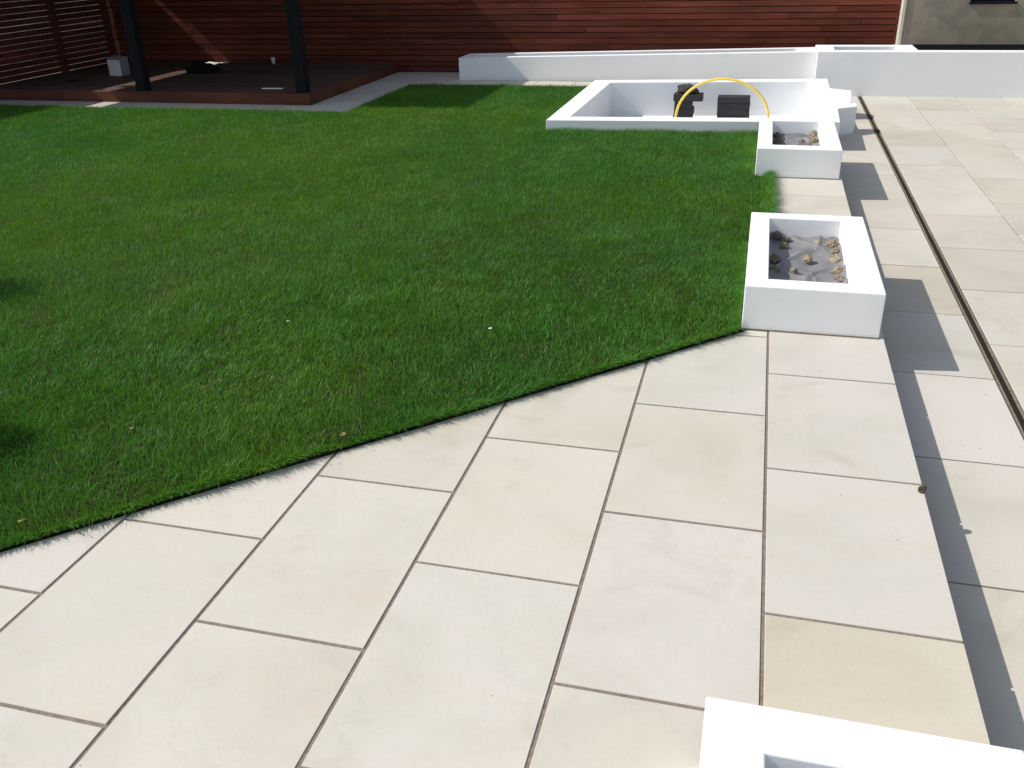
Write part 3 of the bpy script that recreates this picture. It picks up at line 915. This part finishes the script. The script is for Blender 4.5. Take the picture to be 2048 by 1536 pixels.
# distant blades are single slivers, near ones bend in two segments
near = ~far
Fn = np.zeros((near.sum(), 3, 3), np.int32); base = (np.nonzero(near)[0] * 5)[:, None]
Fn[:, 0] = base + np.array([0, 1, 3]); Fn[:, 1] = base + np.array([0, 3, 2]); Fn[:, 2] = base + np.array([2, 3, 4])
Ff = (np.nonzero(far)[0] * 5)[:, None] + np.array([0, 1, 4])
F = np.concatenate([Fn.reshape(-1, 3), Ff]).astype(np.int32)
used = np.ones(n * 5, bool).reshape(n, 5); used[far, 2:4] = False
remap = np.cumsum(used.reshape(-1)) - 1
F = remap[F].astype(np.int32); V = V.reshape(-1, 3)[used.reshape(-1)]
me = bpy.data.meshes.new('grass')
me.vertices.add(len(V)); me.vertices.foreach_set('co', V.reshape(-1).astype(np.float32))
me.loops.add(len(F) * 3); me.loops.foreach_set('vertex_index', F.reshape(-1))
me.polygons.add(len(F))
me.polygons.foreach_set('loop_start', np.arange(len(F), dtype=np.int32) * 3)
me.update(calc_edges=True)
# every blade has its own green; yellower and bluer drifts run through the turf
drift = noise2(px, py, 1.3, 9) * 0.6 + noise2(px, py, 0.35, 10) * 0.4
drift += 0.55 * np.exp(-(((px + 4.2) / 2.6) ** 2 + ((py - 4.6) / 2.4) ** 2))
bl = rng.normal(0, 1, n)
dry = rng.random(n) < 0.004 + 0.030 * np.clip(noise2(px, py, 0.6, 33) + 0.45 * noise2(px, py, 0.2, 34) - 0.42, 0, 1)
c = np.stack([0.082 + 0.030 * drift + 0.014 * bl, 0.232 + 0.024 * drift + 0.030 * bl, 0.027 - 0.007 * drift + 0.004 * bl], 1)
c = np.clip(c, 0.006, 1)
c[dry] = np.stack([rng.uniform(0.28, 0.42, dry.sum()), rng.uniform(0.30, 0.40, dry.sum()), rng.uniform(0.14, 0.22, dry.sum())], 1)
ca = me.color_attributes.new('tint', 'FLOAT_COLOR', 'POINT')
c4_ = np.ones((n, 5, 4), np.float32); c4_[:, :, :3] = c[:, None, :]
ca.data.foreach_set('color', c4_.reshape(-1, 4)[used.reshape(-1)].reshape(-1))
grass = link('grass', me, m_grass)
tag(grass, 'short mown green grass blades of the lawn', 'grass', kind='stuff')

# two made-up shrubs out of view, added to cast the lawn's left-edge shadows
m_shrub, t, b = newmat('shrub_leaf', 0.5, (0.045, 0.095, 0.028), 0.3)
t.links.new(ramp(t, noise(t, 40, 3, 0.6, position(t)), [(0.3, (0.025, 0.06, 0.016)), (0.7, (0.07, 0.13, 0.035))]), b.inputs['Base Color'])
m_bark = plain('shrub_bark', (0.10, 0.075, 0.05), 0.9, 0.2, 0.3, 40, 0.5)
def shadow_shrub(c, r, label, seed):
    g = np.random.default_rng(seed)
    e_ = empty('shadow_shrub', (c[0], c[1], ZL))
    k = 2600
    dv = g.normal(0, 1, (k, 3)); dv /= np.linalg.norm(dv, axis=1)[:, None]
    lump = 1 + 0.13 * np.sin(5 * dv[:, 0] + seed) * np.cos(4 * dv[:, 1]) + 0.07 * np.sin(9 * dv[:, 2] + seed)
    ce = dv * (r * lump * g.uniform(0.35, 1.0, k) ** 0.45)[:, None] + np.array([0, 0, c[2] - ZL])
    a_ = g.normal(0, 1, (k, 3)); a_ /= np.linalg.norm(a_, axis=1)[:, None]
    b_ = np.cross(a_, dv + g.normal(0, 0.5, (k, 3))); b_ /= np.linalg.norm(b_, axis=1)[:, None]
    sz = g.uniform(0.010, 0.018, k)[:, None]
    q4 = np.stack([ce - a_ * sz, ce + b_ * sz * 0.55, ce + a_ * sz, ce - b_ * sz * 0.55], 1).reshape(-1, 3)
    me_ = bpy.data.meshes.new('crown'); me_.from_pydata(q4.tolist(), [], [(4 * i, 4 * i + 1, 4 * i + 2, 4 * i + 3) for i in range(k)])
    link('crown', me_, m_shrub, e_)
    bm = bmesh.new()
    bmesh.ops.create_cone(bm, cap_ends=True, segments=10, radius1=0.013, radius2=0.008, depth=c[2] - ZL + 0.02)
    o_ = link('trunk', bm_mesh(bm, 'trunk', True), m_bark, e_); o_.location = (0, 0, (c[2] - ZL) / 2)
    tag(e_, label, 'shadow_shrub', 'unseen shrubs added left of the lawn for their shadows')
shadow_shrub((-5.35, 1.95, 0.45), 0.24, 'made-up bush out of view, added to throw the shadow halfway up the left lawn edge', 3)
shadow_shrub((-3.84, 0.26, 0.45), 0.20, 'made-up bush out of view, added to throw the shadow low on the left lawn edge', 8)

# fallen leaves and petals on the turf
def leaf(u, w, s, mat, label, cat, seed):
    q_ = pix(u, w, ZL + 0.045)
    r = random.Random(seed)
    bm = bmesh.new()
    rows = []
    for i in range(7):
        t_ = i / 6
        hw = math.sin(math.pi * (0.08 + 0.9 * t_)) * 0.38
        zc = 0.25 * math.sin(3.0 * t_ + seed)
        rows.append([bm.verts.new((t_ - 0.5, k * hw, zc + 0.18 * abs(k))) for k in (-1, 0, 1)])
    for a, c_ in zip(rows[:-1], rows[1:]):
        for k in range(2): bm.faces.new((a[k], a[k + 1], c_[k + 1], c_[k]))
    o = link(cat + '_fallen' if cat == 'petal' else 'fallen_leaf', bm_mesh(bm, 'leaf'), mat)
    o.location = q_; o.scale = (s, s, s); o.rotation_euler = (r.uniform(-0.4, 0.4), r.uniform(-0.4, 0.4), r.uniform(0, 6.28))
    m = o.modifiers.new('thickness', 'SOLIDIFY'); m.thickness = 0.02
    tag(o, label, cat)
leaf(686, 868, 0.035, m_leaf, 'curled dry leaf at the lawn edge above a slab joint', 'leaf', 3)
leaf(45, 1043, 0.035, m_leaf, 'dry brown leaf on the lawn edge at the far left', 'leaf', 5)
leaf(262, 856, 0.024, m_leaf, 'tiny dry leaf alone on the left lawn', 'leaf', 9)
leaf(577, 644, 0.022, m_petal, 'pale petal on the open lawn left of the other', 'petal', 12)
leaf(980, 657, 0.022, m_petal, 'pale petal on the lawn nearest the middle planter', 'petal', 17)

# crumbs of earth scattered on the paving
bm = bmesh.new()
def crumb(x, y, z, s):
    r_ = bmesh.ops.create_icosphere(bm, subdivisions=1, radius=s)
    for v in r_['verts']:
        v.co = Vector((v.co.x * random.uniform(0.7, 1.2) + x, v.co.y * random.uniform(0.7, 1.2) + y, v.co.z * 0.6 + z + s * 0.4))
for _ in range(110):
    s_ = random.uniform(0, 1)
    x = -3.0 + 2.85 * s_; y = DM * x + DB - abs(random.gauss(0, 0.05)) - 0.01
    crumb(x, y, 0, random.uniform(0.0010, 0.0032))
for _ in range(26): crumb(random.uniform(-2.6, 0.55), random.uniform(-1.4, 2.2), 0, random.uniform(0.0008, 0.0020)) if random.random() < 0.6 else crumb(random.uniform(0.05, 0.55), random.uniform(-0.6, 2.3), 0, random.uniform(0.001, 0.0026))
for _ in range(22): crumb(random.uniform(0.65, 2.4), random.uniform(0.5, 8), ZP, random.uniform(0.0012, 0.004))
cr = link('soil_crumbs', bm_mesh(bm, 'crumbs'), m_crumb)
tag(cr, 'tiny dark crumbs of soil scattered over the paving', 'soil crumbs', kind='stuff')
print('blades', n, 'tris', len(F))
